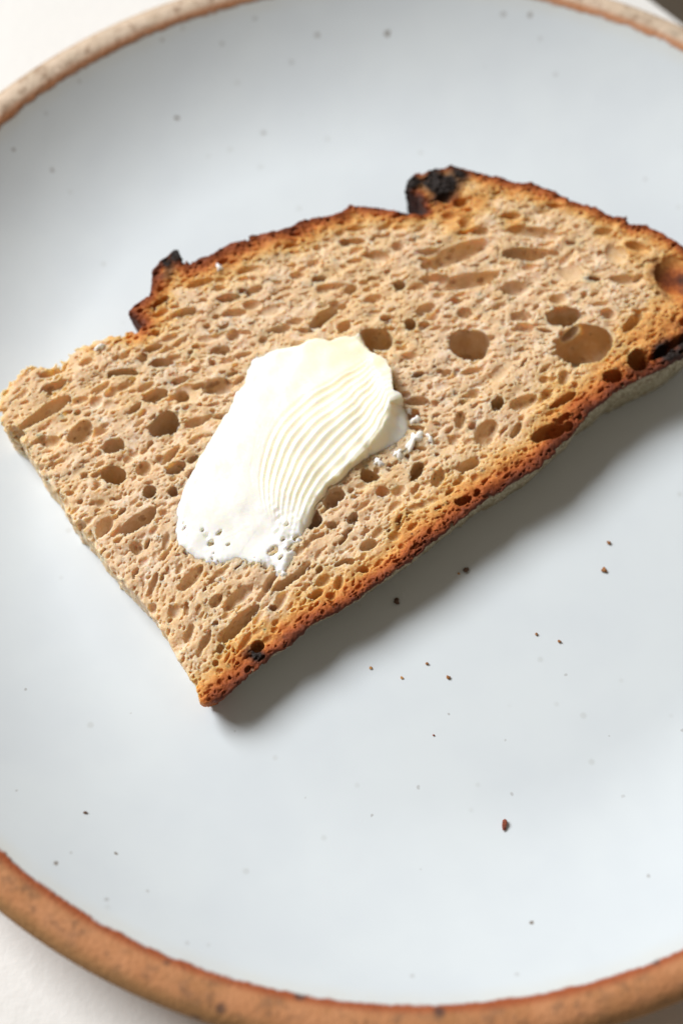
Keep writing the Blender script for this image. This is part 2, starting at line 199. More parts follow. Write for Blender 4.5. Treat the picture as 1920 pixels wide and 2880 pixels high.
# ---------------------------------------------------------------- table
def table_material():
    g = NT('white_table'); p = g.obj()
    n = g.noise(p, 60, 4)
    c = g.mix(n, srgb(216, 215, 211), srgb(222, 221, 217))
    sp = g.mapr(g.vor(p, 55).outputs['Distance'], 0.03, 0.05, 1, 0)
    g.put(g.b.inputs['Base Color'], g.mix(g.math('MULTIPLY', sp, 0.35), c, srgb(120, 112, 100)))
    g.b.inputs['Roughness'].default_value = 0.6
    g.put(g.b.inputs['Normal'], g.bump(g.noise(p, 420, 4), 0.25, 0.0006))
    return g.mat

TM = table_material()
n_ = 41
xs = np.linspace(-1.2, 1.2, n_); X, Y = np.meshgrid(xs, xs, indexing='ij')
V = np.stack([X, Y, 0 * X], -1).reshape(-1, 3)
i, j = np.meshgrid(np.arange(n_ - 1), np.arange(n_ - 1), indexing='ij'); b_ = (i * n_ + j).ravel()
table = mesh_np('table', V, np.stack([b_, b_ + n_, b_ + n_ + 1, b_ + 1], 1), TM)
tag(table, 'white matte table top under the stoneware plate', kind='structure')

# ---------------------------------------------------------------- plate
def plate_material(under=False):
    g = NT('bare_clay' if under else 'speckled_glaze_and_bare_clay'); p = g.obj()
    sep = g.n('ShaderNodeSeparateXYZ'); g.put(sep.inputs[0], p); X, Y, Z = sep.outputs
    r = g.math('SQRT', g.math('ADD', g.math('MULTIPLY', X, X), g.math('MULTIPLY', Y, Y)))
    n1 = g.noise(p, 170, 3); n2 = g.noise(p, 900, 2); n3 = g.noise(p, 45, 3); n4 = g.noise(p, 330, 4, .65)
    # glaze
    base = g.mix(g.mapr(n3, .3, .7), srgb(202, 209, 213), srgb(206, 213, 216))
    warp = g.n('ShaderNodeTexNoise'); g.put(warp.inputs['Vector'], p); warp.inputs['Scale'].default_value = 700
    off = g.n('ShaderNodeVectorMath', operation='SCALE'); g.put(off.inputs[0], warp.outputs['Color']); off.inputs['Scale'].default_value = 0.0009
    pw = g.n('ShaderNodeVectorMath', operation='ADD'); g.put(pw.inputs[0], p); g.put(pw.inputs[1], off.outputs[0])
    speck = None
    for x, y, z, rad, wgt in SPECKS:
        d = g.n('ShaderNodeVectorMath', operation='DISTANCE'); g.put(d.inputs[0], pw.outputs[0])
        d.inputs[1].default_value = (x * MM + .00045, y * MM + .00045, z * MM + .00045)
        q = g.mapr(d.outputs['Value'], rad * .55 * MM, rad * 1.25 * MM, wgt, 0)
        speck = q if speck is None else g.math('MAXIMUM', speck, q)
    vd = g.vor(p, 130); faint = g.mapr(vd.outputs['Distance'], .04, .13, .22, 0)
    sc_ = g.n('ShaderNodeSeparateColor'); g.put(sc_.inputs[0], vd.outputs['Color'])
    faint = g.math('MULTIPLY', faint, g.math('GREATER_THAN', sc_.outputs[0], .55))
    base = g.mix(faint, base, srgb(150, 150, 140))
    base = g.mix(speck, base, srgb(98, 80, 58))
    edge = g.mapr(r, .1165, .1200, 0, .30)                            # thin glaze near the rim shows the clay a little
    base = g.mix(g.math('MULTIPLY', edge, n1), base, srgb(205, 190, 150))
    # bare clay: pale and pinkish on the far side, blending to orange on the near side
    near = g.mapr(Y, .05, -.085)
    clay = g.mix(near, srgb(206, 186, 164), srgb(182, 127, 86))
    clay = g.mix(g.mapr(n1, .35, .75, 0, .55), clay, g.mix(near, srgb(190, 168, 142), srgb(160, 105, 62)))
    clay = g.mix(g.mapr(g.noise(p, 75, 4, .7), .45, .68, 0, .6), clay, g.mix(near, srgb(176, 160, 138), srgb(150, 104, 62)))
    clay = g.mix(g.mapr(n4, .48, .68, 0, .65), clay, srgb(122, 88, 62))
    outer = g.mapr(r, .1246, .1277)
    clay = g.mix(g.math('MULTIPLY', outer, .75), clay, srgb(140, 106, 62))
    iron = g.mapr(r, .1204, .1222, 1, 0)
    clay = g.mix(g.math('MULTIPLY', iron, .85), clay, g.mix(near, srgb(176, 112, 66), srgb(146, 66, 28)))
    vs = g.vor(p, 210); sc2 = g.n('ShaderNodeSeparateColor'); g.put(sc2.inputs[0], vs.outputs['Color'])
    spots = g.math('MULTIPLY', g.mapr(vs.outputs['Distance'], .12, .32, .8, 0), g.math('GREATER_THAN', sc2.outputs[0], .72))
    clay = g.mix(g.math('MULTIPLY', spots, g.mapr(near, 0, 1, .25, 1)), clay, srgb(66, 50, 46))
    re = g.math('ADD', r, g.math('MULTIPLY', g.math('SUBTRACT', n1, .5), .0014))
    re = g.math('ADD', re, g.math('MULTIPLY', g.math('SUBTRACT', n2, .5), .0006))
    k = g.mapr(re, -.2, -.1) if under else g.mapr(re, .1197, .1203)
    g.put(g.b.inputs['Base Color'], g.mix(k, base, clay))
    g.put(g.b.inputs['Roughness'], g.mapr(k, 0, 1, .34, .85))
    g.b.inputs['Specular IOR Level'].default_value = 0.4
    h = g.math('MULTIPLY', n2, k)
    b1 = g.bump(g.noise(p, 34, 2), .12, .002)
    g.put(g.b.inputs['Normal'], g.bump(h, .5, .0007, b1))
    return g.mat

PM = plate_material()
plate = tag(empty('stoneware_plate'), 'round white glazed stoneware plate with a bare clay rim', 'plate')
FL, ZR, RR = 7.5, 24.0, 120.0
prof = [(0.001, FL)] + [(r, FL) for r in np.linspace(6, 76, 14)]
for r in np.linspace(79, 120, 46): prof.append((r, FL + 16.5 * ((r - 79) / 41) ** 2.1))
def wob(r, z, th):
    q = (r / 120) ** 2
    return r + q * (.25 * np.sin(3 * th + 1)), z + q * .2 * np.sin(2 * th + .4)
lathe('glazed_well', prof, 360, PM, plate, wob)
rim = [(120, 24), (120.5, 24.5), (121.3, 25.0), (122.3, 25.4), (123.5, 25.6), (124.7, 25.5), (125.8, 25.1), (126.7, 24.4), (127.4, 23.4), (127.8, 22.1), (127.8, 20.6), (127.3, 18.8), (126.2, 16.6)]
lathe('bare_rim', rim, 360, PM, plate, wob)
under = [(126.2, 16.6), (124, 13.6), (120, 10.4), (114, 7.4), (106, 4.8), (98, 3.0), (93, 2.2), (92, 0.6), (91, 0.05), (87, 0.05), (86, 1.2), (40, 1.6), (0.001, 1.6)]
lathe('underside', under, 240, plate_material(True), plate, wob)

# ---------------------------------------------------------------- bread: solid of the slice minus its bubbles
TH = math.radians(39.0); CU = np.array([math.cos(TH), math.sin(TH)]); CV = np.array([-math.sin(TH), math.cos(TH)])
OX, OY = -10.0, 0.0
def to_world(u, v, wz):
    return np.stack([OX + u * CU[0] + v * CV[0], OY + u * CU[1] + v * CV[1], TOP[0] + TOP[1] * u + TOP[2] * v + wz], -1) * MM

H_ = 0.188
U0, U1, V0, V1, W0, W1 = -66.0, 85.4, -36.0, 59.4, -19.4, 1.4
gu = np.arange(U0, U1, H_, dtype=np.float32); gv = np.arange(V0, V1, H_, dtype=np.float32); gw = np.arange(W0, W1, H_, dtype=np.float32)
NU, NV, NW = len(gu), len(gv), len(gw)
GU, GV = np.meshgrid(gu, gv, indexing='ij')

PO = np.array(OUTLINE)
TYPES = ['tbnc'[k] for k in SIDE]          # t top crust, b floury base, n torn side, c cut side
def seg_dist(px, py, a, b):
    d = b - a; L = d @ d
    t = np.clip(((px - a[0]) * d[0] + (py - a[1]) * d[1]) / L, 0, 1)
    return np.hypot(px - a[0] - t * d[0], py - a[1] - t * d[1])
def poly_fields(px, py):
    inside = np.zeros(px.shape, bool); D = {k: np.full(px.shape, 1e3, np.float32) for k in 'tbnc'}
    n = len(PO)
    for q in range(n):
        a, b = PO[q], PO[(q + 1) % n]; k = TYPES[q]
        D[k] = np.minimum(D[k], seg_dist(px, py, a, b))
        c = (a[1] > py) != (b[1] > py)
        with np.errstate(divide='ignore', invalid='ignore'):
            inside ^= c & (px < (b[0] - a[0]) * (py - a[1]) / (b[1] - a[1] + 1e-12) + a[0])
    return inside, D
n2a = noise_grid((NU, NV), 5.5, 1); n2b = noise_grid((NU, NV), 13, 2); n2c = noise_grid((NU, NV), 34, 3); n2d = noise_grid((NU, NV), 110, 5); n2cc = noise_grid((NU, NV), 22, 6)
wx = GU + .22 * n2a + .30 * n2b; wy = GV + .22 * noise_grid((NU, NV), 5.5, 7) + .30 * noise_grid((NU, NV), 13, 8)
inside, D = poly_fields(wx, wy)
dm = np.minimum(np.minimum(D['t'], D['b']), np.minimum(D['n'], D['c']))
D2 = np.where(inside, dm, -dm).astype(np.float32)

# how far each side leans in towards the plate (mm per mm of depth): strongest along the floury base
def wgt(k): return 1.0 / (D[k] + .5) ** 2
wt = {k: wgt(k) for k in 'tbnc'}; ws = sum(wt.values())
lean_b = np.interp(GU, [-45, -20, 10, 40, 70, 84], [.36, .31, .20, .13, .10, .10])
lean = (wt['b'] * lean_b + wt['c'] * np.interp(GV, [-33, -10, 20], [.16, .10, .02]) + wt['t'] * .12 + wt['n'] * .10) / ws
thick = (TOP[0] + TOP[1] * GU + TOP[2] * GV - FL - .05).astype(np.float32)

# cut face: gently uneven, raised a little along the crusts
topz = .30 * n2d + .14 * n2c + .05 * n2b + .34 * noise_grid((NU, NV), (34, 11), 12) + .16 * noise_grid((NU, NV), (15, 6), 13)
topz += .35 * np.exp(-(D['t'] / 2.2) ** 2) * (1 + .6 * n2b) + .15 * np.exp(-(D['b'] / 2) ** 2)
topz -= .9 * np.exp(-(D['n'] / 3.0) ** 2) * (.6 + .5 * n2c) + .5 * np.exp(-(D['c'] / 1.2) ** 2)
def gauss(L, x, y):
    s = np.zeros(np.shape(x), np.float32)
    for a, b, r, k in L: s = np.maximum(s, k * np.exp(-(((x - a) ** 2 + (y - b) ** 2) / (r * r))))
    return s
burn = gauss(BURN, GU, GV); toastc = gauss(TOASTC, GU, GV)
topz += (burn * (.22 * n2a + .32 * n2b))

f = np.empty((NU, NV, NW), np.float32)
for s0 in range(0, NU, 64):
    sl = slice(s0, min(NU, s0 + 64))
    wgrid = gw[None, None, :]
    latk = D2[sl, :, None] + lean[sl, :, None] * wgrid
    topk = topz[sl, :, None] - wgrid
    kk = .9
    hh = np.clip(.5 + .5 * (topk - latk) / kk, 0, 1)
    f[sl] = np.minimum(topk * (1 - hh) + latk * hh - kk * hh * (1 - hh), wgrid + thick[sl, :, None])

# bubbles: the large ones where they lie in this slice, small ones filled in between along the same flow
HO = np.array(HOLES)
bub = []
for u, v, a, b, ang, dep in HOLES:
    c = b * (.65, 1.3, 2.5, 3.4)[dep]; cz = (.12, -.28, -.52, -.64)[dep] * c
    sec = math.sqrt(max(.15, 1 - (cz / c) ** 2))
    c = min(c, 10.5); cz = (.12, -.28, -.52, -.64)[dep] * c
    bub.append((u, v, cz, a / sec, b / sec, c, ang))
    if dep and a > 1.3:                                           # smaller cells opening in the walls of a large one
        for q in range(int(3 + 2.2 * a)):
            th, z = rng.uniform(0, 2 * np.pi), rng.uniform(-.95, -.1); s_ = math.sqrt(1 - z * z); t = math.radians(ang)
            x, y = a / sec * s_ * math.cos(th), b / sec * s_ * math.sin(th); r = rng.uniform(.3, .3 + .22 * b)
            if cz + z * c > -1.3: continue
            bub.append((u + x * math.cos(t) - y * math.sin(t), v + x * math.sin(t) + y * math.cos(t), cz + z * c, r * 1.3, r, r, ang))
def flow(u, v):
    w_ = 1.0 / ((HO[:, 0] - u) ** 2 + (HO[:, 1] - v) ** 2 + 9); w_ = w_ * (HO[:, 2] / HO[:, 3] - 1)
    t = np.radians(HO[:, 4]) * 2
    return math.degrees(math.atan2((w_ * np.sin(t)).sum(), (w_ * np.cos(t)).sum())) / 2
acc = np.zeros((26000, 3)); na = 0
for h in HOLES: acc[na] = (h[0], h[1], math.sqrt(h[2] * h[3]) * .95); na += 1
cand = [(1.9, 90), (1.4, 220), (1.0, 420), (.72, 1000), (.48, 2800), (.33, 6000), (.25, 9000)]
for rad, tries in cand:
    cu_ = rng.uniform(U0 + 1, U1 - 1, tries); cv_ = rng.uniform(V0 + 1, V1 - 1, tries)
    for u, v in zip(cu_, cv_):
        iu, iv = int((u - U0) / H_), int((v - V0) / H_)
        if D2[iu, iv] < .25: continue
        r = rad * rng.uniform(.8, 1.2)
        if min(D['t'][iu, iv], D['b'][iu, iv]) < 3.5 and r > .75: continue
        q = acc[:na]
        if ((q[:, 0] - u) ** 2 + (q[:, 1] - v) ** 2 < ((.80 if r > .6 else .70) * (q[:, 2] + r)) ** 2).any(): continue
        acc[na] = (u, v, r); na += 1
        st = 1.15 + rng.random() ** 1.4 * 2.2
        ang = flow(u, v) + rng.normal(0, 12)
        c = r * (rng.uniform(.8, 2.0) if r > .6 else rng.uniform(.75, 1.8)); cz = rng.uniform(-.85, .62) * c + float(topz[iu, iv])
        bub.append((u, v, cz, r * math.sqrt(st), r / math.sqrt(st), c, ang))
for k in range(3600):                                             # pores opening on the sides
    q = rng.integers(len(PO)); 
    a, b = PO[q], PO[(q + 1) % len(PO)]
    if TYPES[q] in 'tb': continue
    p = a + (b - a) * rng.random(); r = .4 + .8 * rng.random() ** 2; dz = rng.uniform(.4, 13)
    if p[0] < -57 and p[1] < 0: continue                            # keep the thin lower tip whole
    inn = np.array([0., 0.]) - p; inn /= np.linalg.norm(inn)
    p = p + inn * (.22 * dz + rng.uniform(-.3, .5))
    bub.append((p[0], p[1], -dz, r * 1.2, r, r, rng.uniform(0, 180)))
for u, v, cz, a, b, c, ang in bub:
    R_ = max(a, b) + .4
    i0, i1 = max(0, int((u - R_ - U0) / H_)), min(NU, int((u + R_ - U0) / H_) + 2)
    j0, j1 = max(0, int((v - R_ - V0) / H_)), min(NV, int((v + R_ - V0) / H_) + 2)
    k0, k1 = max(0, int((cz - c - .4 - W0) / H_)), min(NW, int((cz + c + .4 - W0) / H_) + 2)
    if i0 >= i1 or j0 >= j1 or k0 >= k1: continue
    t = math.radians(ang); du = gu[i0:i1, None] - u; dv = gv[None, j0:j1] - v
    wv = min(.35, .35 * b) + .12 * max(0, min(b, 3) - 1); du2 = du + wv * n2c[i0:i1, j0:j1]; dv2 = dv + wv * (.5 * n2b + .8 * n2cc)[i0:i1, j0:j1]
    x = (du2 * math.cos(t) + dv2 * math.sin(t)) / a; y = (-du2 * math.sin(t) + dv2 * math.cos(t)) / b
    z = (gw[k0:k1] - cz) / c
    g_ = (np.sqrt((x * x + y * y)[:, :, None] + (z * z)[None, None, :]) - 1) * min(a, b, c)
    sub = f[i0:i1, j0:j1, k0:k1]; np.minimum(sub, g_.astype(np.float32), out=sub)

# fine torn grain of the crumb, coarser blisters on the crusts
crust2 = np.maximum(np.exp(-(D['t'] / 1.6) ** 2), .6 * np.exp(-(D['b'] / 1.4) ** 2)).astype(np.float32)
NWn = NW - 40
na3 = noise_grid((NU, NV, NWn), 2.3, 21); nb3 = noise_grid((NU, NV, NWn), 5.6, 22); na3 *= .6; na3 += .55 * noise_grid((NU, NV, NWn), 1.45, 23)
for s0 in range(0, NU, 64):
    sl = slice(s0, min(NU, s0 + 64)); wg = gw[None, None, 40:]
    shal = .25 + .75 * np.maximum(np.exp(-np.clip(-wg, 0, None) / .55), np.exp(-np.clip(D2[sl, :, None] + lean[sl, :, None] * wg, 0, None) / .7))
    base_n = np.clip(1 - D['b'][sl, :, None] / 2.5, 0, 1) * np.clip(-wg, 0, 1) * .22
    cutn = np.clip(1 - np.minimum(D['c'], D['n'])[sl, :, None] / 2.0, 0, 1) * np.clip(-wg / 2, 0, 1)
    f[sl, :, 40:] += shal * ((.155 - .03 * crust2[sl])[:, :, None] * na3[sl] + (.07 + .10 * np.minimum(burn[sl], 1))[:, :, None] * nb3[sl]) + cutn * (.30 * nb3[sl]) + base_n * na3[sl]
del na3
f[:, :, :40] += .10 * nb3[:, :, :40]
del nb3
f[:, :, 0] = -1; f[:, :, -1] = -1; f[0] = -1; f[-1] = -1; f[:, 0] = -1; f[:, -1] = -1
P, Q = surface_nets(f)
del f
P = P * H_ + np.array([U0, V0, W0], np.float32)
fi = np.clip(((P[:, 0] - U0) / H_).astype(int), 0, NU - 1); fj = np.clip(((P[:, 1] - V0) / H_).astype(int), 0, NV - 1)
th_v = thick[fi, fj]; d2v = D2[fi, fj] + lean[fi, fj] * P[:, 2]
# faces lying on the plate are never seen: keep only a border of them
bot = (P[:, 2] + th_v < .45) & (d2v > 4.0)
Q = Q[~bot[Q].all(1)]

dt, db = D['t'][fi, fj], D['b'][fi, fj] 
low = -P[:, 2]
mot = n2c[fi, fj] * .75 + n2d[fi, fj] * .75
wt_t = np.interp(P[:, 0], [-45, -10, 15, 40, 75], [3.3, 3.8, 3.8, 2.4, 3.0]) * (1 + .35 * mot)
wt_b = np.interp(P[:, 0], [-45, -20, 10, 40, 60, 80], [4.4, 4.0, 4.3, 5.0, 6.6, 7.6]) * (1 + .35 * mot)
side_t = (wt['t'] / ws)[fi, fj]; side_b = (wt['b'] / ws)[fi, fj]
toast = np.maximum(1.0 * np.exp(-(dt / wt_t) ** 1.25), 1.02 * np.exp(-(db / wt_b) ** 1.3))
toast = np.maximum(toast, toastc[fi, fj] * (.85 + .3 * mot))
toast = np.maximum(toast, .15 * np.exp(-(D['n'][fi, fj] / 3) ** 2))
burnv = burn[fi, fj] * (.85 + .45 * n2b[fi, fj])
burnv = np.maximum(burnv, .55 * np.exp(-(dt / .8) ** 2) * (.75 + .6 * n2c[fi, fj]))
burnv = np.maximum(burnv, .55 * np.exp(-(db / 1.5) ** 2) * (.7 + .7 * n2c[fi, fj]))
outer = smooth01((1.1 - d2v) / .8) * smooth01((low - .5) / .7)
flour = outer * (side_b > .5) * smooth01((P[:, 0] + 60) / 7) * smooth01((side_b - .5) / .3)
is_side_t = outer * smooth01((side_t - .5) / .3)
toast = np.maximum(toast, is_side_t); burnv = np.maximum(burnv, is_side_t * .55)

def bread_material():
    g = NT('toasted_sourdough'); p = g.obj()
    T, B, FLR = g.attr('toast'), g.attr('burn'), g.attr('flour')
    na, nb, nc, nd = g.noise(p, 1300, 3, .6), g.noise(p, 330, 3), g.noise(p, 75, 3), g.noise(p, 2600, 2)
    crumb = g.mix(g.mapr(nc, .35, .65), srgb(219, 189, 155), srgb(220, 188, 146))
    crumb = g.mix(g.mapr(nb, .45, .75, 0, .7), crumb, srgb(236, 219, 200))
    crumb = g.mix(g.mapr(na, .52, .78, 0, .6), crumb, srgb(190, 149, 104))
    crumb = g.mix(g.mapr(g.noise(p, 42, 3), .48, .72, 0, .38), crumb, srgb(221, 184, 128))
    t = g.math('ADD', T, g.math('MULTIPLY', g.math('SUBTRACT', nb, .5), .38))
    t = g.math('ADD', t, g.math('MULTIPLY', g.math('SUBTRACT', na, .5), .30))
    tone = g.ramp(t, [(.0, srgb(222, 190, 148)), (.16, srgb(218, 180, 122)), (.38, srgb(209, 150, 83)), (.58, srgb(181, 103, 49)), (.78, srgb(139, 69, 34)), (1., srgb(90, 43, 25))])
    c = g.mix(g.mapr(t, .04, .24), crumb, tone)
    bb = g.math('ADD', B, g.math('MULTIPLY', g.math('SUBTRACT', nb, .5), .5))
    bb = g.math('ADD', bb, g.math('MULTIPLY', g.math('SUBTRACT', na, .5), .35))
    c = g.mix(g.mapr(bb, .30, .62, 0, .75), c, srgb(84, 42, 26))
    c = g.mix(g.mapr(bb, .58, .95), c, srgb(38, 31, 28))
    fl = g.mix(g.mapr(na, .35, .7), srgb(134, 122, 96), srgb(196, 186, 158))
    fl = g.mix(g.mapr(nd, .46, .7, 0, .7), fl, srgb(92, 78, 56))
    c = g.mix(g.math('MULTIPLY', FLR, g.mapr(nb, .2, .45, .75, 1)), c, fl)
    vb = g.vor(p, 620); s_ = g.n('ShaderNodeSeparateColor'); g.put(s_.inputs[0], vb.outputs['Color'])
    bran = g.math('MULTIPLY', g.mapr(vb.outputs['Distance'], .10, .2, .75, 0), g.math('GREATER_THAN', s_.outputs[0], .88))
    c = g.mix(bran, c, srgb(84, 58, 40))
    g.put(g.b.inputs['Base Color'], c)
    g.b.inputs['Roughness'].default_value = .62; g.b.inputs['Specular IOR Level'].default_value = .2
    dark = g.mapr(g.math('MAXIMUM', T, B), .3, .8, 1, .1)
    g.put(g.b.inputs['Subsurface Weight'], g.math('MULTIPLY', dark, .8))
    g.b.inputs['Subsurface Radius'].default_value = (1.0, .66, .42); g.b.inputs['Subsurface Scale'].default_value = .0025
    h = g.math('ADD', g.math('MULTIPLY', na, .6), g.math('MULTIPLY', nd, .5))
    g.put(g.b.inputs['Normal'], g.bump(h, .6, .0004))
    return g.mat
BM = bread_material()
bread = tag(empty('bread_slice', tuple(to_world(np.array(0.), np.array(0.), np.array(-13.)))), 'half slice of toasted brown sourdough bread lying on the plate', 'bread')
base = np.array(bread.location)
VW = to_world(P[:, 0], P[:, 1], P[:, 2]) - base
face_t = ((dt < 1.3) & (side_t > .5))[Q].all(1) ; face_b = ((db < 1.3 + 0 * db) & (side_b > .5) | (flour > .5))[Q].all(1) & ~face_t
def part(name, mask, label=None):
    q = Q[mask]; used, inv = np.unique(q, return_inverse=True)
    o = mesh_np(name, VW[used], inv.reshape(q.shape), BM, bread, {'toast': toast[used], 'burn': burnv[used], 'flour': flour[used]})
    if label: o['label'] = label
    return o
part('crumb', ~(face_t | face_b))
part('crust', face_t, 'dark blistered upper crust with burnt points')
part('crust', face_b, 'flour dusted bottom crust facing the shadow')
print('bread faces', len(Q), 'bubbles', len(bub))

# ---------------------------------------------------------------- butter
def butter_material(name, tint, sss=.75):
    g = NT(name); p = g.obj()
    n = g.noise(p, 90, 3); n2 = g.noise(p, 420, 3)
    Y = g.attr('yellow')
    c = g.mix(g.mapr(n, .35, .7, 0, .35), srgb(254, 251, 243), srgb(254, 248, 234))
    c = g.mix(g.math('MULTIPLY', Y, tint), c, srgb(254, 237, 206))
    g.put(g.b.inputs['Base Color'], c)
    g.b.inputs['Roughness'].default_value = .36; g.b.inputs['Specular IOR Level'].default_value = .45
    g.b.inputs['Subsurface Weight'].default_value = sss
    g.b.inputs['Subsurface Radius'].default_value = (1.0, .8, .42); g.b.inputs['Subsurface Scale'].default_value = .0022
    g.put(g.b.inputs['Normal'], g.bump(n2, .10, .0006))
    return g.mat
BU = butter_material('butter', 1.0); BF = butter_material('butter_bits', 0.6, 0.35)
PB = np.array(BUTTER); hb = .14
u0, v0 = PB.min(0) - 1; u1, v1 = PB.max(0) + 1
bu = np.arange(u0, u1, hb); bv = np.arange(v0, v1, hb); MU, MV = np.meshgrid(bu, bv, indexing='ij')
sh = MU.shape
na_, nb_, nc_ = noise_grid(sh, 5, 41), noise_grid(sh, 14, 42), noise_grid(sh, 40, 43)
qx = MU + .14 * na_ + .22 * nb_; qy = MV + .14 * noise_grid(sh, 5, 44) + .22 * noise_grid(sh, 14, 45)
ins = np.zeros(sh, bool); dd = np.full(sh, 1e3)
for q in range(len(PB)):
    a, b = PB[q], PB[(q + 1) % len(PB)]
    dd = np.minimum(dd, seg_dist(qx, qy, a, b))
    c = (a[1] > qy) != (b[1] > qy)
    ins ^= c & (qx < (b[0] - a[0]) * (qy - a[1]) / (b[1] - a[1] + 1e-12) + a[0])
dd = np.where(ins, dd, -dd)
num = 0; den = 0
for x, y, h in BH:
    w_ = 1 / ((MU - x) ** 2 + (MV - y) ** 2 + 1.2) ** 1.6; num = num + w_ * h; den = den + w_
hh = num / den * (1 - .10 * smooth01((num / den - 1) / 2))
# knife ridges run along curves between the first ridge and the free edge
A_, B_ = np.array(RIDGE_A), np.array(RIDGE_B)
ta = np.linspace(0, 1, 90); sa = np.linspace(-.12, 1.5, 140)
ca = np.stack([np.interp(ta, np.linspace(0, 1, len(A_)), A_[:, k]) for k in (0, 1)], 1); cb = np.stack([np.interp(ta, np.linspace(0, 1, len(B_)), B_[:, k]) for k in (0, 1)], 1)
kd = kdtree.KDTree(len(ta) * len(sa)); val = []
for s in sa:
    for t, p in zip(ta, ca + (cb - ca) * s):
        kd.insert((p[0], p[1], 0), len(val)); val.append((s, t))
kd.balance()
US = np.full(sh, -1.0); TS = np.zeros(sh)
for i in range(sh[0]):
    for j in range(sh[1]):
        if dd[i, j] < -.3: continue
        r = kd.find_n((MU[i, j], MV[i, j], 0), 3); ww = [1 / (x[2] + .05) for x in r]; sw = sum(ww)
        US[i, j] = sum(val[x[1]][0] * k for x, k in zip(r, ww)) / sw; TS[i, j] = sum(val[x[1]][1] * k for x, k in zip(r, ww)) / sw
        if r[0][2] > .7: US[i, j] = min(US[i, j], -.1) if US[i, j] < .5 else US[i, j]
NR = 10.5
da = np.full(sh, 1e3)                                            # the free side slopes from the ridged edge down to the bread
for a, b in zip(cb[:-1:3], cb[3::3]): da = np.minimum(da, seg_dist(MU, MV, a, b))
side = US > 1.0
fall = np.where(side, np.clip(dd, 0, None) / (np.clip(dd, 0, None) + da + 1e-6), 1.0)
ph = US * NR + .18 * nc_ + .35 * np.exp(-((TS - .86) / .05) ** 2)
saw = .5 + .5 * np.cos(2 * np.pi * ph + .25 * np.sin(2 * np.pi * ph))
amp = .21 * smooth01((US + .02) / .10) * smooth01((TS + .02) / .30) * (1 - .75 * smooth01((TS - .92) / .10)) * smooth01((1.04 - US) / .03)
streak = np.cos(2 * np.pi * US * 60 + 5 * nc_)
hh = hh * fall ** .8 + amp * (saw - .6) + .03 * nb_ + .02 * na_ * (1.2 - TS) + .022 * streak * smooth01((.1 - US) / .2) + .10 * nc_
tall = smooth01((hh - 1.2) / 1.5)
ew = 1.9 * (1 - tall) + .34 * tall
e = np.clip(dd / ew, 0, 1)
hh = -1.0 + (hh + 1.0) * np.sqrt(np.clip(1 - (1 - e) ** 2, 0, 1))
# thin, torn lower end: crumb shows through
thin = smooth01((1.0 - num / den) / .5)
hh -= thin * 1.2 * smooth01((noise_grid(sh, 7, 51) * .55 + noise_grid(sh, 16, 52) * .6 - .45) / .3)
rough_end = smooth01((.28 - TS) / .25) * smooth01((US - .05) / .4)
hh += rough_end * (.16 * na_ + .14 * nb_)
for x, y, r in BHOLES: hh -= 2.6 * smooth01(1.35 - np.hypot((MU - x) * .8 + .34 * nb_, (MV - y) * 1.4 + .3 * na_) / r)
yel = .28 + .6 * smooth01((TS - .60) / .4) * (1 - smooth01(US / .35)) + .55 * (1 - saw) * (amp / .21)
yel = np.clip(yel + .8 * smooth01((.9 - e) / .6) * tall, 0, 1) * (1 - .7 * smooth01((.3 - TS) / .3))
gr = np.hypot(*np.gradient(hh, hb)); yel = np.clip(yel + .5 * smooth01((gr - .9) / .8) * smooth01((.45 - np.abs(TS - .75)) / .2) * (US > .9), 0, 1)
keep = (dd > -.2)
idx = -np.ones(sh, int); idx[keep] = np.arange(keep.sum())
qd = np.stack([idx[:-1, :-1], idx[1:, :-1], idx[1:, 1:], idx[:-1, 1:]], -1).reshape(-1, 4); qd = qd[(qd >= 0).all(1)]
butter = tag(empty('butter_curl', tuple(to_world(np.array(PB[:, 0].mean()), np.array(PB[:, 1].mean()), np.array(0.)))), 'large ridged curl of pale butter spread on the bread', 'butter')
bl_ = np.array(butter.location)
mesh_np('spread_butter', to_world(MU[keep], MV[keep], hh[keep]) - bl_, qd, BU, butter, {'yellow': yel[keep]})

